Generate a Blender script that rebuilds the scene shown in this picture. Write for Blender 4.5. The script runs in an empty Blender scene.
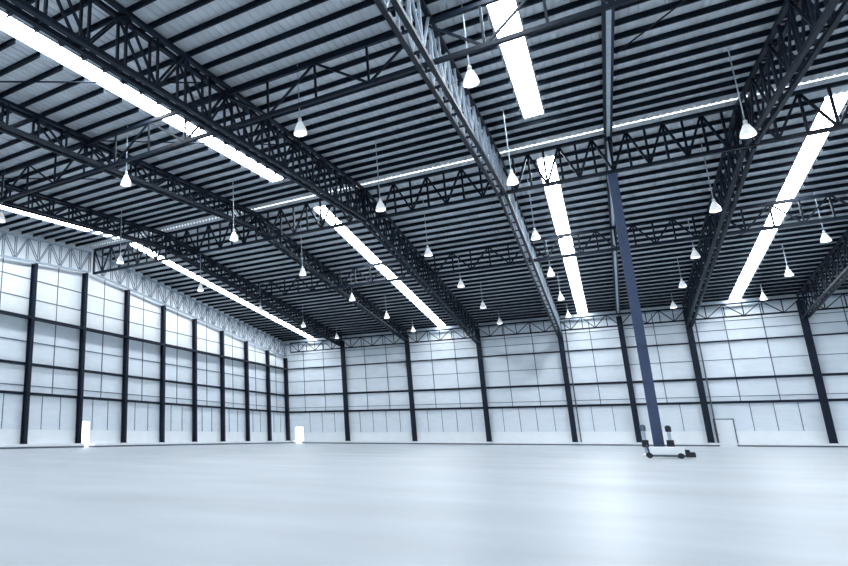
import bpy, bmesh, math, random
from mathutils import Vector, Matrix
random.seed(4)
S = 6.0                                   # one bay of the side wall, in metres
COL = bpy.context.scene.collection
scene = bpy.context.scene

# ---------------------------------------------------------------- materials
def mat(name, color, rough=0.5, metal=0.0, spec=0.5, emit=None, estr=0.0, noise=None, bump=None):
    m = bpy.data.materials.new(name); m.use_nodes = True
    nt = m.node_tree; b = nt.nodes['Principled BSDF']
    b.inputs['Base Color'].default_value = (*color, 1)
    b.inputs['Roughness'].default_value = rough
    b.inputs['Metallic'].default_value = metal
    b.inputs['Specular IOR Level'].default_value = spec
    if emit:
        b.inputs['Emission Color'].default_value = (*emit, 1)
        b.inputs['Emission Strength'].default_value = estr
    if noise:
        scale, amount, stretch = noise
        tc = nt.nodes.new('ShaderNodeTexCoord'); mp = nt.nodes.new('ShaderNodeMapping')
        mp.inputs['Scale'].default_value = stretch
        n = nt.nodes.new('ShaderNodeTexNoise'); n.inputs['Scale'].default_value = scale
        n.inputs['Detail'].default_value = 6; n.inputs['Roughness'].default_value = 0.6
        r = nt.nodes.new('ShaderNodeValToRGB')
        r.color_ramp.elements[0].position = 0.3; r.color_ramp.elements[1].position = 0.7
        r.color_ramp.elements[0].color = (*[c * (1 - amount) for c in color], 1)
        r.color_ramp.elements[1].color = (*[min(1, c * (1 + amount * .6)) for c in color], 1)
        nt.links.new(tc.outputs['Object'], mp.inputs['Vector']); nt.links.new(mp.outputs[0], n.inputs['Vector'])
        nt.links.new(n.outputs['Fac'], r.inputs['Fac']); nt.links.new(r.outputs['Color'], b.inputs['Base Color'])
        if bump:
            bp = nt.nodes.new('ShaderNodeBump'); bp.inputs['Strength'].default_value = bump
            bp.inputs['Distance'].default_value = 0.02
            nt.links.new(n.outputs['Fac'], bp.inputs['Height']); nt.links.new(bp.outputs[0], b.inputs['Normal'])
    return m

SKY = (0.89, 0.95, 1.0)
M = dict(
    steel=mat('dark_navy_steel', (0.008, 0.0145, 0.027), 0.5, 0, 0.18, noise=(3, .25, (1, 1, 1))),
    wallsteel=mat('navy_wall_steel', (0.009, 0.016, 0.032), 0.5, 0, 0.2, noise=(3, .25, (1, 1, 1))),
    blue=mat('blue_column_paint', (0.048, 0.072, 0.135), 0.5, 0, 0.25, noise=(2, .12, (1, 1, 1))),
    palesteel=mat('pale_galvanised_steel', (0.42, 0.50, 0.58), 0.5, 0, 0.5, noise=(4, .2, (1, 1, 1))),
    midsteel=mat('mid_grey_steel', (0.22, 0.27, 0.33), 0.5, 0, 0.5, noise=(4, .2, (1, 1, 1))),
    trusslit=mat('skylit_truss_steel', (0.27, 0.33, 0.40), 0.5, 0, 0.4, noise=(4, .2, (1, 1, 1))),  # dark steel lightened in colour to stand for skylight falling on it
    greysteel=mat('grey_rail_steel', (0.09, 0.12, 0.17), 0.5, 0, 0.5, noise=(4, .2, (1, 1, 1))),
    deck=mat('roof_deck_sheet', (0.57, 0.62, 0.67), 0.5, 0, 0.5, noise=(1.2, .12, (1, .25, 1))),
    clad=mat('white_wall_cladding', (0.76, 0.82, 0.875), 0.55, 0, 0.4, noise=(.8, .06, (1, 1, 3))),
    upper=mat('white_upper_sheet', (0.90, 0.93, 0.95), 0.5, 0, 0.4, noise=(.8, .04, (1, 1, 3))),
    kick=mat('pale_wall_base_cladding', (0.86, 0.89, 0.915), 0.6, 0, 0.3, noise=(1, .04, (1, 1, 1))),
    curb=mat('dark_grey_curb', (0.10, 0.12, 0.15), 0.7, noise=(4, .2, (1, 1, 1))),
    plinth=mat('white_concrete_plinth', (0.85, 0.88, 0.91), 0.7, noise=(2, .05, (1, 1, 1))),
    white=mat('white_paint', (0.85, 0.88, 0.91), 0.4, noise=(2, .03, (1, 1, 1))),
    rubber=mat('dark_rubber', (0.012, 0.016, 0.025), 0.8, noise=(8, .2, (1, 1, 1))),
    floor=mat('polished_concrete', (0.455, 0.49, 0.525), 0.42, 0, 0.35, noise=(.35, .16, (.5, 1.0, 1)), bump=.05),
    ground=mat('outdoor_concrete', (0.75, 0.78, 0.80), 0.8, noise=(.5, .06, (1, 1, 1))),
    sky=mat('daylit_skylight_sheet', (0.85, 0.9, 0.95), 0.4, 0, 0.3, emit=SKY, estr=28.0),
    vent=mat('daylit_ridge_sheet', (0.85, 0.9, 0.95), 0.4, 0, 0.3, emit=SKY, estr=2.2),
    lamp=mat('lit_lamp_acrylic', (0.9, 0.93, 0.96), 0.3, 0, 0.5, emit=(.93, .97, 1), estr=0.32),
    bulb=mat('lit_lamp_bulb', (1, 1, 1), 0.3, 0, 0.5, emit=(.95, .98, 1), estr=6.0),
)

# ---------------------------------------------------------------- mesh helpers
def P(x, y, z): return Vector((x * S, y * S, z * S))
def box(bm, a, b):
    (x0, y0, z0), (x1, y1, z1) = a, b
    x0, x1 = min(x0, x1), max(x0, x1); y0, y1 = min(y0, y1), max(y0, y1); z0, z1 = min(z0, z1), max(z0, z1)
    v = [bm.verts.new(p) for p in ((x0, y0, z0), (x1, y0, z0), (x1, y1, z0), (x0, y1, z0), (x0, y0, z1), (x1, y0, z1), (x1, y1, z1), (x0, y1, z1))]
    for f in ((3, 2, 1, 0), (4, 5, 6, 7), (0, 1, 5, 4), (1, 2, 6, 5), (2, 3, 7, 6), (3, 0, 4, 7)):
        bm.faces.new([v[i] for i in f])
def bar(bm, p, q, w, h, up=(0, 0, 1)):
    p, q = Vector(p), Vector(q); d = (q - p).normalized(); up = Vector(up)
    if abs(d.dot(up)) > .98: up = Vector((0, 1, 0)) if abs(d.y) < .9 else Vector((1, 0, 0))
    s = d.cross(up).normalized(); u = s.cross(d)
    v = [bm.verts.new(c + s * (i * w / 2) + u * (j * h / 2)) for c in (p, q) for i, j in ((-1, -1), (1, -1), (1, 1), (-1, 1))]
    for f in ((3, 2, 1, 0), (4, 5, 6, 7), (0, 1, 5, 4), (1, 2, 6, 5), (2, 3, 7, 6), (3, 0, 4, 7)):
        bm.faces.new([v[i] for i in f])
def channel(bm, p, q, w, h, t):
    """a C section laid from p to q, web on one side, flanges top and bottom"""
    p, q = Vector(p), Vector(q); up = Vector((0, 0, 1)); d = (q - p).normalized(); s = d.cross(up).normalized()
    bar(bm, p - s * (w / 2 - t / 2), q - s * (w / 2 - t / 2), t, h)
    for k in (-1, 1): bar(bm, p + up * k * (h / 2 - t / 2), q + up * k * (h / 2 - t / 2), w, t)
def hsection(bm, p, q, w, h, t, up=(0, 0, 1)):
    """an H/I section: flanges of width w, depth h measured along up"""
    p, q = Vector(p), Vector(q); u = Vector(up)
    bar(bm, p, q, t, h - 2 * t, up)
    for k in (-1, 1): bar(bm, p + u * k * (h / 2 - t / 2), q + u * k * (h / 2 - t / 2), w, t, up)
def tube(bm, p, q, r, n=10):
    p, q = Vector(p), Vector(q); d = (q - p).normalized()
    a = d.orthogonal().normalized(); b = d.cross(a)
    R = [[bm.verts.new(c + (a * math.cos(2 * math.pi * i / n) + b * math.sin(2 * math.pi * i / n)) * r) for i in range(n)] for c in (p, q)]
    for i in range(n): bm.faces.new((R[0][i], R[0][(i + 1) % n], R[1][(i + 1) % n], R[1][i]))
    bm.faces.new(R[0][::-1]); bm.faces.new(R[1])
def lathe(bm, prof, n=24):
    rings = [[bm.verts.new((r * math.cos(2 * math.pi * i / n), r * math.sin(2 * math.pi * i / n), z)) for i in range(n)] for r, z in prof]
    for A, B in zip(rings, rings[1:]):
        for i in range(n): bm.faces.new((A[i], A[(i + 1) % n], B[(i + 1) % n], B[i]))
def obj(name, bm, m, parent=None, smooth=False, bevel=0):
    bmesh.ops.recalc_face_normals(bm, faces=bm.faces)
    me = bpy.data.meshes.new(name); bm.to_mesh(me); bm.free()
    me.materials.append(M[m])
    if smooth:
        for f in me.polygons: f.use_smooth = True
    o = bpy.data.objects.new(name, me); COL.objects.link(o)
    if parent: o.parent = parent
    if bevel:
        b = o.modifiers.new('bevel', 'BEVEL'); b.width = bevel; b.segments = 2; b.limit_method = 'ANGLE'
    return o
def tag(o, label, cat, group=None):
    o['label'] = label; o['category'] = cat
    if group: o['group'] = group
    return o
def thing(name, label, cat, loc=(0, 0, 0), rotz=0, group=None):
    o = bpy.data.objects.new(name, None); COL.objects.link(o)
    o.location = loc; o.rotation_euler = (0, 0, rotz); o.empty_display_size = .2
    return tag(o, label, cat, group)
def struct(o): o['kind'] = 'structure'; return o
def dup(root, loc, rotz, label, group=None):
    r = root.copy(); COL.objects.link(r); r.location = loc; r.rotation_euler = (0, 0, rotz); r['label'] = label
    if group: r['group'] = group
    for ch in list(root.children):
        c = ch.copy(); COL.objects.link(c); c.parent = r
        for g in list(ch.children):
            d = g.copy(); COL.objects.link(d); d.parent = c
    return r
NB = bmesh.new
ORD = ['first', 'second', 'third', 'fourth', 'fifth', 'sixth', 'seventh', 'eighth', 'ninth', 'tenth']

# ---------------------------------------------------------------- layout (in bays)
YR, ZR, ZE = -6.885, 3.017, 2.416
YF = 2 * YR                                # front wall
FZ = -0.10                                # floor level in metres
XE = 12.1                                  # far side wall
SL = (ZR - ZE) / -YR
def roof(y): return ZR - SL * abs(y - YR)
FRAMES = [1.50, 2.95, 4.37, 5.81, 7.74, 9.19, 10.64]
SKYX = [0.74, 3.70, 6.225, 8.41, 11.37]
SKYW = 0.075                               # half width
HOLES = [('far', YR + .32, -0.06), ('near', YF + .1, YR - .84)]

# ---------------------------------------------------------------- floor and ground
bm = NB(); box(bm, (-.06 * S, (YF - .06) * S, FZ - .3), ((XE + .06) * S, .06 * S, FZ)); struct(obj('floor', bm, 'floor'))
bm = NB(); box(bm, P(-9, YF - .06, -.08), P(-.06, 9, -.021)); struct(obj('ground_outside', bm, 'ground'))
bm = NB(); box(bm, P(-.06, .06, -.08), P(XE + 3, 9, -.021)); struct(obj('ground_outside', bm, 'ground'))

# ---------------------------------------------------------------- ceiling: ribbed deck with skylight slots, purlins as parts
bm = NB()
HOLES0 = [('far', YR + .12, -0.06), ('near', YF + .1, YR - .14)]
def rib_strip(x0, x1, y0, y1):
    """ribbed sheet between x0..x1 running down the slope from y0 to y1"""
    pitch = 0.30; n = max(1, round((x1 - x0) * S / pitch)); w = (x1 - x0) * S / n
    xs = []
    for i in range(n):
        a = x0 * S + i * w
        xs += [(a, 0), (a + w * .62, 0), (a + w * .72, .035), (a + w * .9, .035)]
    xs.append((x1 * S, 0))
    va = [bm.verts.new((x, y0 * S, roof(y0) * S + h)) for x, h in xs]
    vb = [bm.verts.new((x, y1 * S, roof(y1) * S + h)) for x, h in xs]
    for i in range(len(xs) - 1): bm.faces.new((va[i], va[i + 1], vb[i + 1], vb[i]))
VW = 0.034                                   # ridge slot width
for (y0, y1), slot in ((((YF - .06), YR - VW), (HOLES[1][1], HOLES[1][2])), ((YR, .06), (HOLES[0][1], HOLES[0][2]))):
    if y0 < YR - 1: rib_strip(-.06, 2.95, YR - VW, YR)
    edges = [-.06] + [e for x in SKYX for e in (x - SKYW, x + SKYW)] + [XE + .06]
    for i in range(0, len(edges), 2): rib_strip(edges[i], edges[i + 1], y0, y1)
    for x in SKYX:
        sa, sb = slot if x > 1 else [h[1:] for h in HOLES0 if (h[0] == 'near') == (y0 < YR - 1)][0]
        if sa > y0: rib_strip(x - SKYW, x + SKYW, y0, sa)
        if sb < y1: rib_strip(x - SKYW, x + SKYW, sb, y1)
ceiling = struct(obj('ceiling', bm, 'deck'))
PD = 0.25                                     # purlin depth in metres
def purlin(y, gaps):
    bm = NB(); z = roof(y) * S - PD / 2 - .005
    edges = [0.0] + [e for x in SKYX for e in (x - SKYW - .012, x + SKYW + .012)] + [XE] if gaps else [0.0, XE]
    for i in range(0, len(edges), 2):
        channel(bm, (edges[i] * S, y * S, z), (edges[i + 1] * S, y * S, z), .08, PD, .02)
    obj('purlin', bm, 'steel', ceiling)
NP = 33; STEP = -YR / NP
for i in range(NP):
    y = -(i + .45) * STEP - .02
    if y < YR + .1: continue
    purlin(y, HOLES[0][1] - .02 < y < HOLES[0][2] + .02)
    y2 = 2 * YR - y
    purlin(y2, HOLES[1][1] - .02 < y2 < HOLES[1][2] + .02)

# skylights (lit sheets in the slots), each with a thin kerb
SKYNAME = ['strip along the side wall', 'strip second from the side wall',
           'strip just beside the blue column', 'strip past the blue column', 'strip farthest from the gridded side wall']
for i, x in enumerate(SKYX):
    for side, y0, y1 in HOLES if i else HOLES0:
        if i == 4 and side == 'near': continue
        t = thing('skylight', f"bright skylight {SKYNAME[i]}, {'half meeting the back wall' if side == 'far' else 'half overhead'}",
                  'skylight', P(x, (y0 + y1) / 2, roof((y0 + y1) / 2)), 0, 'skylight strips in the roof')
        o = t.location
        bm = NB(); a = [(x - SKYW, y0), (x + SKYW, y0), (x + SKYW, y1), (x - SKYW, y1)]
        up = [bm.verts.new(P(px, py, roof(py)) + Vector((0, 0, -.02)) - o) for px, py in a]
        up2 = [bm.verts.new(v.co + Vector((0, 0, .03))) for v in up]
        bm.faces.new(up[::-1]); bm.faces.new(up2)
        for k in range(4): bm.faces.new((up[k], up[(k + 1) % 4], up2[(k + 1) % 4], up2[k]))
        obj('glazing', bm, 'sky', t)
        bm = NB()
        for s in (-1, 1):
            bar(bm, P(x + s * (SKYW + .004), y0, roof(y0)) - o - Vector((0, 0, .03)), P(x + s * (SKYW + .004), y1, roof(y1)) - o - Vector((0, 0, .03)), .04, .10)
        obj('kerb', bm, 'palesteel', t)

# ridge slot: one thin lit sheet along the ridge on the near slope
bm = NB()
v = [bm.verts.new(P(*p)) for p in ((2.95, YR - VW, roof(YR - VW)), (XE, YR - VW, roof(YR - VW)), (XE, YR, ZR), (2.95, YR, ZR))]
w = [bm.verts.new(q.co + Vector((0, 0, .04))) for q in v]
bm.faces.new(v[::-1]); bm.faces.new(w)
for k in range(4): bm.faces.new((v[k], v[(k + 1) % 4], w[(k + 1) % 4], w[k]))
tag(obj('ridge_light', bm, 'vent'), 'long thin line of daylight along the roof ridge', 'skylight')

# ---------------------------------------------------------------- roof trusses
DT, DB = 0.072, 0.440                          # top and bottom chord below the roof line (bays)
def half_truss(name, label, halfw, dt, db, m, loc, npan=22, chord=.17, web=.085, length=6.74, start=.05, webm=None):
    webm = webm or m
    """local: starts at the ridge, runs along +y, z = 0 at the ridge line"""
    t = thing(name, label, 'truss', loc, 0, 'sloping roof trusses')
    def L(x, y, d): return Vector((x * S, y * S, (-SL * y - d) * S))
    Y = [start + (length - start) * i / npan for i in range(npan + 1)]
    sides = (-halfw, halfw)
    for x in sides:
        bm = NB(); bar(bm, L(x, start, dt), L(x, length, dt), chord, chord); obj('top_chord', bm, m, t)
        bm = NB(); bar(bm, L(x, start, db), L(x, length, db), chord, chord); obj('bottom_chord', bm, m, t)
    for x in sides:
        for i, y in enumerate(Y):
            bm = NB(); bar(bm, L(x, y, dt), L(x, y, db), web, web * 1.2); obj('post', bm, webm, t)
            if i < npan:
                a, b = (dt, db) if i % 2 == 0 else (db, dt)
                bm = NB(); bar(bm, L(x, y, a), L(x, Y[i + 1], b), web, web); obj('brace', bm, webm, t)
    for i, y in enumerate(Y):
        for d in (dt, db):
            bm = NB(); bar(bm, L(sides[0], y, d), L(sides[1], y, d), web, web); obj('tie', bm, m, t)
    return t
FN = ['first roof truss from the side wall', 'second roof truss from the side wall', 'third roof truss from the side wall',
      'roof truss just short of the blue column', 'roof truss just past the blue column', 'second roof truss past the blue column', 'third roof truss past the blue column']
base = None
for i, x in enumerate(FRAMES):
    for side, rz in (('far', 0), ('near', math.pi)):
        if i == 6 and side == 'near': continue
        lab = f"{'pale-webbed' if i == 3 else 'dark'} {FN[i]}, {'half meeting the back wall' if side == 'far' else 'half overhead'}"
        if i < 2:
            if side == 'far' and i == 0: thin = half_truss('roof_truss', lab, .032, DT, .27, 'steel', P(x, YR, ZR))
            else: dup(thin, P(x, YR, ZR), rz, lab)
        elif i == 3:
            if side == 'far': pale = half_truss('roof_truss', lab, .032, DT, DB, 'steel', P(x, YR, ZR), npan=26, webm='trusslit')  # skylight on this web is put into its lighter colour
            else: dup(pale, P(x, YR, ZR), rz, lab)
        elif base is None: base = half_truss('roof_truss', lab, .032, DT, DB, 'steel', P(x, YR, ZR))
        else: dup(base, P(x, YR, ZR), rz, lab)
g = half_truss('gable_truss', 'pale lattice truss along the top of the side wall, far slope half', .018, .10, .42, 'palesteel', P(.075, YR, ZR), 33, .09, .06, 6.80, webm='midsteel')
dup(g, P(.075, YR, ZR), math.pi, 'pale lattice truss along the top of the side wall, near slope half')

# trusses running across the bays
def cross_truss(name, label, y, dt, db, per, chord=.16, web=.085, x0=1.5):
    t = thing(name, label, 'truss', P(0, y, roof(y)), 0, 'cross trusses')
    L = lambda x, d: Vector((x * S, 0, -d * S))
    nodes = []
    xs = ([x0] if x0 < 1.4 else []) + [1.50, 2.95, 4.37, 5.81, 6.77, 7.74, 9.19, 10.64]
    for a, b in zip(xs, xs[1:]):
        n = per if b - a > 1.2 else max(2, per - 1)
        nodes += [a + (b - a) * k / n for k in range(n)]
    nodes.append(xs[-1])
    for d, nm in ((dt, 'top_chord'), (db, 'bottom_chord')):
        bm = NB(); bar(bm, L(nodes[0], d), L(nodes[-1], d), chord, chord); obj(nm, bm, 'steel', t)
    for i, x in enumerate(nodes):
        bm = NB(); bar(bm, L(x, dt), L(x, db), web, web); obj('post', bm, 'steel', t)
        if i + 1 < len(nodes):
            a, b = (dt, db) if i % 2 == 0 else (db, dt)
            bm = NB(); bar(bm, L(x, a), L(nodes[i + 1], b), web, web); obj('brace', bm, 'steel', t)
    return t
cross_truss('ridge_truss', 'deep dark truss under the roof ridge, resting on the blue column', YR - .0, .066, .44, 8, .20, .11, .12)
cross_truss('cross_truss', 'slim dark cross truss halfway up the near roof slope', -10.03, .122, .40, 4)
cross_truss('cross_truss', 'dark cross truss partway down the far roof slope', -4.55, .122, .40, 6, .22, .10)
cross_truss('eave_truss', 'dark lattice truss along the top of the back wall', -.17, .122, .34, 6, .16, .08, .25)

# plain rafter on the blue column's line, with a pale tray underneath
for side, rz in (('far', 0), ('near', math.pi)):
    t = thing('rafter', f"slim dark roof beam on the line of the blue column, {'far slope' if side == 'far' else 'near slope'}", 'beam', P(6.77, YR, ZR), rz, 'plain rafters')
    L = lambda y, d: Vector((0, y * S, (-SL * y - d) * S)); END = 6.887 if side == 'near' else 6.87
    bm = NB(); hsection(bm, L(.07, .067), L(END, .067), .40, .20, .03); obj('beam', bm, 'steel', t)
    bm = NB(); bar(bm, L(.07, .092), L(6.85, .092), .16, .09); obj('cable_tray', bm, 'palesteel', t)['label'] = 'pale grey tray under the beam'

# thin diagonal rods in the plane of the roof
RODS = [((1.5, -9.95), (2.95, -8.6)), ((4.37, -10.12), (2.95, -11.3)), ((2.95, -9.95), (4.37, -8.6)), ((6.82, -8.67), (7.74, -9.95)), ((6.72, -10.18), (5.81, -11.3)), ((9.19, -9.95), (7.74, -8.6)), ((1.5, -4.40), (2.95, -3.1)), ((7.74, -3.1), (9.19, -4.40))]
WHERE = ['between the first two trusses from the side wall', 'overhead between second and third trusses from the side wall', 'reaching the third truss from the side wall', 'from the blue column line to the truss past it',
         'beside the near skylight at the blue column', 'between first and second trusses past the blue column', 'far slope near the side wall', 'far slope past the blue column']
for (a, b), wv in zip(RODS, WHERE):
    bm = NB(); tube(bm, P(a[0], a[1], roof(a[1]) - .056), P(b[0], b[1], roof(b[1]) - .056), .035, 8)
    tag(obj('brace_rod', bm, 'steel'), f'thin diagonal roof rod {wv}', 'rod', 'roof brace rods')

# ---------------------------------------------------------------- walls
Z_G = (.694, 1.086, 1.71)
def wall_pieces(bm, axis, u0, u1, z1f, holes, th=.05, off=0):
    """panels of a wall standing in x=0 ('y' axis) or y=0 ('x' axis) with rectangular holes [(u0,u1,ztop)]"""
    cuts = sorted(set([u0, u1] + [h[0] for h in holes] + [h[1] for h in holes] + [YR] * (axis == 'y' and u0 < YR < u1)))
    for a, b in zip(cuts, cuts[1:]):
        zb = FZ / S
        for h in holes:
            if h[0] <= a + 1e-6 and b <= h[1] + 1e-6: zb = h[2]
        pts = []
        for u, k in ((a, zb), (b, zb)): pts.append((u, k))
        pts += [(b, z1f(b)), (a, z1f(a))]
        fr = []; bk = []
        for u, z in pts:
            fr.append(bm.verts.new(P(off, u, z) if axis == 'y' else P(u, off, z)))
            d = th if off > 1 else -th
            bk.append(bm.verts.new(P(off + d, u, z) if axis == 'y' else P(u, off + th, z)))
        bm.faces.new(fr); bm.faces.new(bk[::-1])
        for k in range(4): bm.faces.new((fr[k], fr[(k + 1) % 4], bk[(k + 1) % 4], bk[k]))
DL = (-6.945, -6.725, .355)      # doorway in the side wall
D2 = (.215, .425, .35)           # doorway in the back wall near the corner
D3 = (7.835, 8.07, .415)         # framed door beyond the blue column
bm = NB(); wall_pieces(bm, 'y', YF, .0, lambda u: roof(u) + .004, [DL]); wl = struct(obj('wall_left', bm, 'clad'))
bm = NB(); wall_pieces(bm, 'x', -.05, XE + .05, lambda u: ZE + .004, [D2, D3]); wb = struct(obj('wall_back', bm, 'clad'))
bm = NB(); wall_pieces(bm, 'y', YF, .0, lambda u: roof(u) + .004, [], off=XE); struct(obj('wall_right', bm, 'clad'))
bm = NB(); box(bm, P(-.05, YF - .05, FZ / S), P(XE + .05, YF, ZE)); struct(obj('wall_front', bm, 'clad'))

def spans(u0, u1, holes, z):
    out = [(u0, u1)]
    for h in holes:
        if z < h[2] + .01:
            out = [s for a, b in out for s in (((a, h[0]), (h[1], b)) if a < h[0] and b > h[1] else ((a, b),))]
    return out
def rail(parent, axis, u0, u1, z, depth, height, m, name, holes=()):
    bm = NB()
    for a, b in spans(u0, u1, holes, z - height / 2 / S):
        if axis == 'y': box(bm, (0, a * S, z * S - height / 2), (depth, b * S, z * S + height / 2))
        else: box(bm, (a * S, -depth, z * S - height / 2), (b * S, 0, z * S + height / 2))
    return obj(name, bm, m, parent)
def mullion(parent, axis, u, z0, z1, w, depth, m, name='mullion'):
    bm = NB()
    if axis == 'y': box(bm, (0, u * S - w / 2, z0 * S), (depth, u * S + w / 2, z1 * S))
    else: box(bm, (u * S - w / 2, -depth, z0 * S), (u * S + w / 2, 0, z1 * S))
    obj(name, bm, m, parent)
# side wall: girts, thin rails, mullions
Y0L = -10.2
rail(wl, 'y', Y0L, 0, Z_G[0], .18, .22, 'wallsteel', 'girt'); rail(wl, 'y', Y0L, 0, Z_G[1], .18, .22, 'wallsteel', 'girt'); rail(wl, 'y', Y0L, 0, Z_G[2], .60, .18, 'wallsteel', 'girt')
for z in (.80, 1.39, 1.985): rail(wl, 'y', Y0L, 0, z, .06, .07, 'greysteel', 'rail')
rail(wl, 'y', -8.6, -5.0, 2.26, .06, .07, 'greysteel', 'rail')
YC = [-k for k in range(0, 11)]
for k in range(10):
    mullion(wl, 'y', -k - .5, Z_G[0], min(roof(-k - .5) - .1, 2.6), .07, .05, 'greysteel')
    for f in (.33, .67): 
        if not (DL[0] - .05 < -k - f < DL[1] + .05): mullion(wl, 'y', -k - f, .23, Z_G[0], .05, .04, 'greysteel')
bm = NB()
v = [bm.verts.new((.008, y * S, z * S)) for y, z in ((YF, 1.71), (0, 1.71), (0, ZE), (YR, ZR), (YF, ZE))]
bm.faces.new(v); w_ = bmesh.ops.extrude_face_region(bm, geom=bm.faces[:]); bmesh.ops.translate(bm, vec=(.012, 0, 0), verts=[q for q in w_['geom'] if isinstance(q, bmesh.types.BMVert)])
obj('upper_sheet', bm, 'upper', wl)
# back wall
rail(wb, 'x', 0, XE, Z_G[0], .18, .24, 'wallsteel', 'girt'); rail(wb, 'x', 0, XE, Z_G[1], .18, .24, 'wallsteel', 'girt'); rail(wb, 'x', 0, XE, Z_G[2], .22, .14, 'wallsteel', 'girt')
rail(wb, 'x', 0, XE, 2.30, .40, .16, 'palesteel', 'eave_ledge')
for z in (.79, 1.40, 1.90, 2.05): rail(wb, 'x', 0, XE, z, .05, .06, 'greysteel', 'rail')
xs = [0, 1.50, 2.95, 4.37, 5.81, 6.77, 7.74, 9.19, 10.64]
for a, b in zip(xs, xs[1:]):
    n = 3 if b - a > 1.2 else 2
    for k in range(1, n): mullion(wb, 'x', a + (b - a) * k / n, Z_G[0], 2.30, .07, .05, 'greysteel')
    n = 5 if b - a > 1.2 else 3
    for k in range(1, n):
        u = a + (b - a) * k / n
        if not any(h[0] - .04 < u < h[1] + .04 for h in (D2, D3)): mullion(wb, 'x', u, .23, Z_G[0], .05, .04, 'greysteel')
# solid base sheets
def kick(parent, axis, u0, u1, holes, z0, z1, d, m, name, st=False):
    bm = NB()
    for a, b in spans(u0, u1, holes, 0):
        if axis == 'y': box(bm, (0, a * S, z0), (d, b * S, z1))
        else: box(bm, (a * S, -d, z0), (b * S, 0, z1))
    o = obj(name, bm, m, parent)
    if st: struct(o)
kick(wl, 'y', YF, 0, [DL], .24, 1.35, .03, 'kick', 'base_sheet')
kick(wb, 'x', 0, XE, [D2, D3], .24, 1.35, .03, 'kick', 'base_sheet')
kick(None, 'y', YF, 0, [DL], .04, .24, .74, 'plinth', 'trim_1', True)
kick(None, 'x', 0, XE, [D2, D3], .04, .24, .74, 'plinth', 'trim_2', True)
kick(None, 'y', YF, -.13, [DL], FZ, .04, .76, 'curb', 'baseboard_left', True)
kick(None, 'x', 0, XE, [D2, D3], FZ, .04, .76, 'curb', 'baseboard_back', True)

# doorways: white jambs; the third holds a pale closed door in a dark frame
def jambs(name, axis, h, m, w, d0, d1):
    bm = NB(); a, b, z = h
    def bx(u0, u1, z0, z1):
        if axis == 'y': box(bm, (d0, u0, z0), (d1, u1, z1))
        else: box(bm, (u0, -d1, z0), (u1, -d0, z1))
    bx(a * S - w, a * S, FZ, z * S + w); bx(b * S, b * S + w, FZ, z * S + w); bx(a * S - w, b * S + w, z * S, z * S + w)
    return struct(obj(name, bm, m))
jambs('door_1', 'y', DL, 'white', .06, .03, .08)
jambs('door_2', 'x', D2, 'white', .06, .03, .08)
d3 = jambs('door_3', 'x', D3, 'greysteel', .09, .0, .12)
bm = NB(); box(bm, (D3[0] * S, -.06, FZ + .01), (D3[1] * S, -.01, D3[2] * S)); leaf = obj('door_leaf', bm, 'white', d3)
bm = NB(); tube(bm, (D3[0] * S + .12, -.06, 1.05), (D3[0] * S + .12, -.12, 1.05), .012); tube(bm, (D3[0] * S + .12, -.12, 1.05), (D3[0] * S + .26, -.12, 1.05), .012); obj('door_handle', bm, 'greysteel', leaf)

# ---------------------------------------------------------------- columns on the walls
def column(name, label, x, y, h, w, d, facing, m='wallsteel', z0=.24, group=None):
    t = thing(name, label, 'column', (x * S, y * S, z0), 0, group)
    up = (1, 0, 0) if facing == 'x' else (0, 1, 0)
    bm = NB(); hsection(bm, (0, 0, .04), (0, 0, h * S - z0), w, d, .03, up); obj('shaft', bm, m, t)
    bm = NB(); a, b = (d, w) if facing == 'x' else (w, d)
    box(bm, (-a / 2 - .04, -b / 2 - .04, 0), (a / 2 + .04, b / 2 + .04, .04)); obj('base_plate', bm, m, t)
    return t
for k in range(1, 10):
    column('steel_column', f'dark steel column, {ORD[k - 1]} from the corner along the side wall', .058, -k, roof(-k) - .44, .34, .44, 'x', group='side wall columns')
column('corner_column', 'dark steel column in the corner between side wall and back wall', .055, -.055, 1.98, .40, .46, 'x', group='corner column')
BL = ['first from the corner', 'second from the corner', 'third from the corner', 'fourth from the corner, with a thin pipe beside it', 'just behind the blue column', 'next to the framed pale door', 'beyond the framed pale door']
for x, lb in zip(xs[1:], BL):
    column('steel_column', f'dark steel column on the back wall, {lb}', x, -.055, 2.28, .50, .44, 'y', group='back wall columns')
for x, lb in ((5.955, 'fourth back wall column'), (7.885, 'column at the framed door')):
    x -= .0
    bm = NB(); tube(bm, (x * S - .30, -.31, .24), (x * S - .30, -.31, 2.26 * S), .06, 12)
    tag(obj('downpipe', bm, 'greysteel'), f'thin grey downpipe beside the {lb}', 'pipe', 'downpipes')

# blue column under the ridge
t = thing('blue_column', 'tall blue steel column standing in the middle of the floor', 'column', P(6.75, YR, FZ / S))
HB = (ZR - .44) * S - .105 - FZ
bm = NB(); hsection(bm, (0, 0, .05), (0, 0, HB - .05), .44, .46, .05, (0, 1, 0)); obj('shaft', bm, 'blue', t)
bm = NB()
for s in (-1, 1): box(bm, (s * .20 - .012, -.18, .05), (s * .20 + .012, .18, HB - .05))
obj('side_plate', bm, 'blue', t)
bm = NB(); box(bm, (-.32, -.32, 0), (.32, .32, .05)); obj('base_plate', bm, 'steel', t)
bm = NB(); box(bm, (-.28, -.28, HB - .05), (.28, .28, HB)); obj('cap_plate', bm, 'steel', t)

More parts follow.
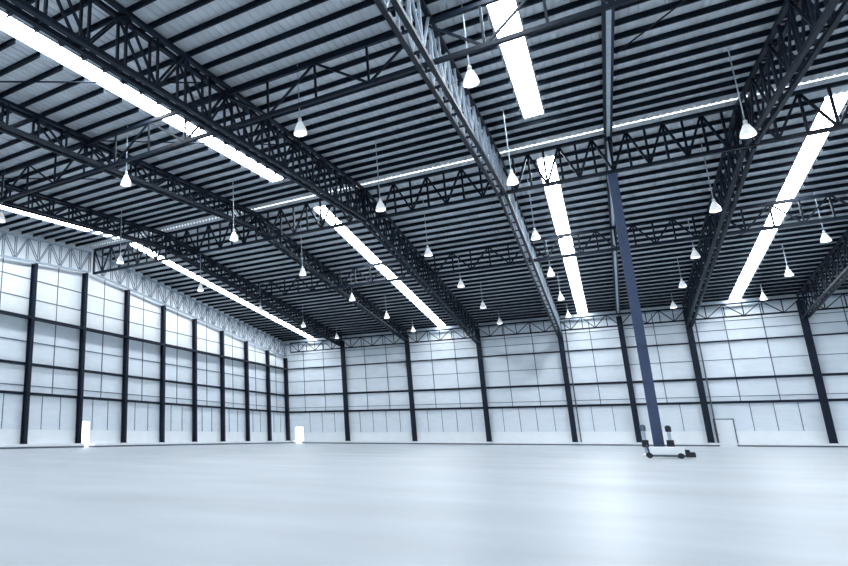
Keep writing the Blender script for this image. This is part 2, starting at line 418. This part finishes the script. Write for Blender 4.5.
# ---------------------------------------------------------------- things at the foot of the blue column
cx, cy = 6.76 * S, -7.62 * S
t = thing('platform_trolley', 'low white platform trolley with dark ends in front of the blue column', 'trolley', (cx, cy, FZ))
bm = NB(); box(bm, (-.62, -.40, .16), (.62, .40, .50)); obj('deck', bm, 'white', t, bevel=.02)
bm = NB(); box(bm, (-.64, -.38, .07), (.64, .38, .16)); obj('chassis', bm, 'curb', t)
bm = NB(); box(bm, (.62, -.40, .06), (.98, .40, .28)); box(bm, (.62, -.30, .28), (.80, .30, .38)); obj('bumper', bm, 'rubber', t, bevel=.03)
for x in (-.66, .46):
    for y in (-.36, .36):
        bm = NB(); tube(bm, (x, y - .05, .12), (x, y + .05, .12), .12, 18); obj('wheel', bm, 'rubber', t)
bm = NB()
for y in (-.3, .3): tube(bm, (-.64, y, .16), (-.70, y, .56), .03)
tube(bm, (-.70, -.3, .56), (-.70, .3, .56), .03); obj('handle', bm, 'blue', t)
def post(label, x, y, mb, hgt, dark):
    t = thing('guard_post', label, 'post', (x, y, FZ), 0, 'posts at the blue column')
    bm = NB(); lathe(bm, [(0, 0), (.20, 0), (.20, .05), (.10, .10), (.075, .14), (0, .14)], 20); obj('foot', bm, 'plinth', t)
    bm = NB(); tube(bm, (0, 0, .1), (0, 0, hgt), .075, 16); obj('pole', bm, mb, t)
    bm = NB(); lathe(bm, [(0, hgt - .02), (.12, hgt - .02), (.13, hgt + .2), (.08, hgt + .28), (0, hgt + .30)], 20); obj('cap', bm, dark, t)
    bm = NB(); lathe(bm, [(.078, .42), (.15, .42), (.15, .78), (.078, .78)], 20); obj('band', bm, 'rubber', t)
    return t
post('slim pale post with grey cap on the side wall side of the blue column', 6.655 * S, -6.95 * S, 'palesteel', 1.25, 'greysteel')
post('slim pale post with black cap by the blue column, towards the framed door', 6.825 * S, -6.98 * S, 'palesteel', 1.20, 'rubber')

# ---------------------------------------------------------------- pendant lamps: a grid of rows
def make_lamp(label, loc, drop):
    t = thing('pendant_lamp', label, 'lamp', loc, 0, 'pendant lamps under the roof')
    bm = NB(); lathe(bm, [(.26, -.28), (.28, -.28), (.27, -.19), (.22, -.04), (.15, .12), (.11, .22), (.07, .25), (.0, .25)], 28)
    obj('shade', bm, 'lamp', t, True)
    bm = NB(); lathe(bm, [(0, .45), (.05, .45), (.075, .40), (.075, .26), (.0, .26)], 18); obj('housing', bm, 'white', t, True)
    bm = NB(); lathe(bm, [(0, -.28), (.10, -.25), (.15, -.14), (.10, 0), (.04, .12), (0, .12)], 16); obj('bulb', bm, 'bulb', t, True)
    return t
LX = [(1.71, 'row nearest the side wall'), (3.32, 'row before the second skylight'), (4.91, 'row after the second skylight'),
      (6.02, 'row before the blue column'), (7.51, 'row after the blue column'), (8.62, 'second row after the blue column')]
LY = [-.93, -2.68, -4.45, -6.31, -8.10, -9.90]
lamp0 = None
for x, row in LX:
    for j, y in enumerate(LY):
        if x > 8 and j > 2 or x > 7 and j > 4: continue
        lab = f'white pendant lamp, {ORD[j]} from back wall, {row}'
        loc = P(x, y, 2.25)
        if lamp0 is None: lamp0 = l = make_lamp(lab, loc, 0)
        else: l = dup(lamp0, loc, 0, lab)
        bm = NB(); tube(bm, (0, 0, .44), (0, 0, (roof(y) - 2.25) * S), .022, 8); obj('cord', bm, 'palesteel', l)
# the first lamp got its cord before it was copied: drop the copied one
for o in list(bpy.data.objects):
    if o.name.startswith('pendant_lamp') and o.parent is None:
        cords = [c for c in o.children if c.name.startswith('cord')]
        if len(cords) > 1:
            keep = max(cords, key=lambda c: c.data.name)
            want = (roof(o.location.y / S) - 2.25) * S
            keep = min(cords, key=lambda c: abs(max(v.co.z for v in c.data.vertices) - want))
            for c in cords:
                if c is not keep: bpy.data.objects.remove(c)

# ---------------------------------------------------------------- world, camera, view
w = bpy.data.worlds.new('daylight'); scene.world = w; w.use_nodes = True
bg = w.node_tree.nodes['Background']; bg.inputs['Color'].default_value = (0.88, 0.95, 1.0, 1); bg.inputs['Strength'].default_value = 5.0

F, PX, PY = 610.5744, 191.0701, 288.3922
yaw, pitch, roll = -.5971, .2373, .0007
fw0 = Vector((math.sin(yaw), math.cos(yaw), 0)); rt = Vector((math.cos(yaw), -math.sin(yaw), 0)); up = Vector((0, 0, 1))
fw = fw0 * math.cos(pitch) + up * math.sin(pitch); u2 = up * math.cos(pitch) - fw0 * math.sin(pitch)
r3 = rt * math.cos(roll) + u2 * math.sin(roll); u3 = u2 * math.cos(roll) - rt * math.sin(roll)
cam = bpy.data.cameras.new('camera'); co = bpy.data.objects.new('camera', cam); COL.objects.link(co)
mw = Matrix((r3, u3, -fw)).transposed().to_4x4(); mw.translation = P(6.4714, -13.5585, .1431)
co.matrix_world = mw
cam.sensor_width = 36; cam.sensor_fit = 'HORIZONTAL'; cam.lens = F * 36 / 848
cam.shift_x = (424 - PX) / 848; cam.shift_y = (PY - 283) / 848
cam.clip_start = .05; cam.clip_end = 1000
scene.camera = co
vs = scene.view_settings
vs.view_transform = 'Standard'; vs.look = 'None'; vs.gamma = 1; vs.use_curve_mapping = False; vs.exposure = 0.0
scene.cycles.max_bounces = 10; scene.cycles.diffuse_bounces = 6
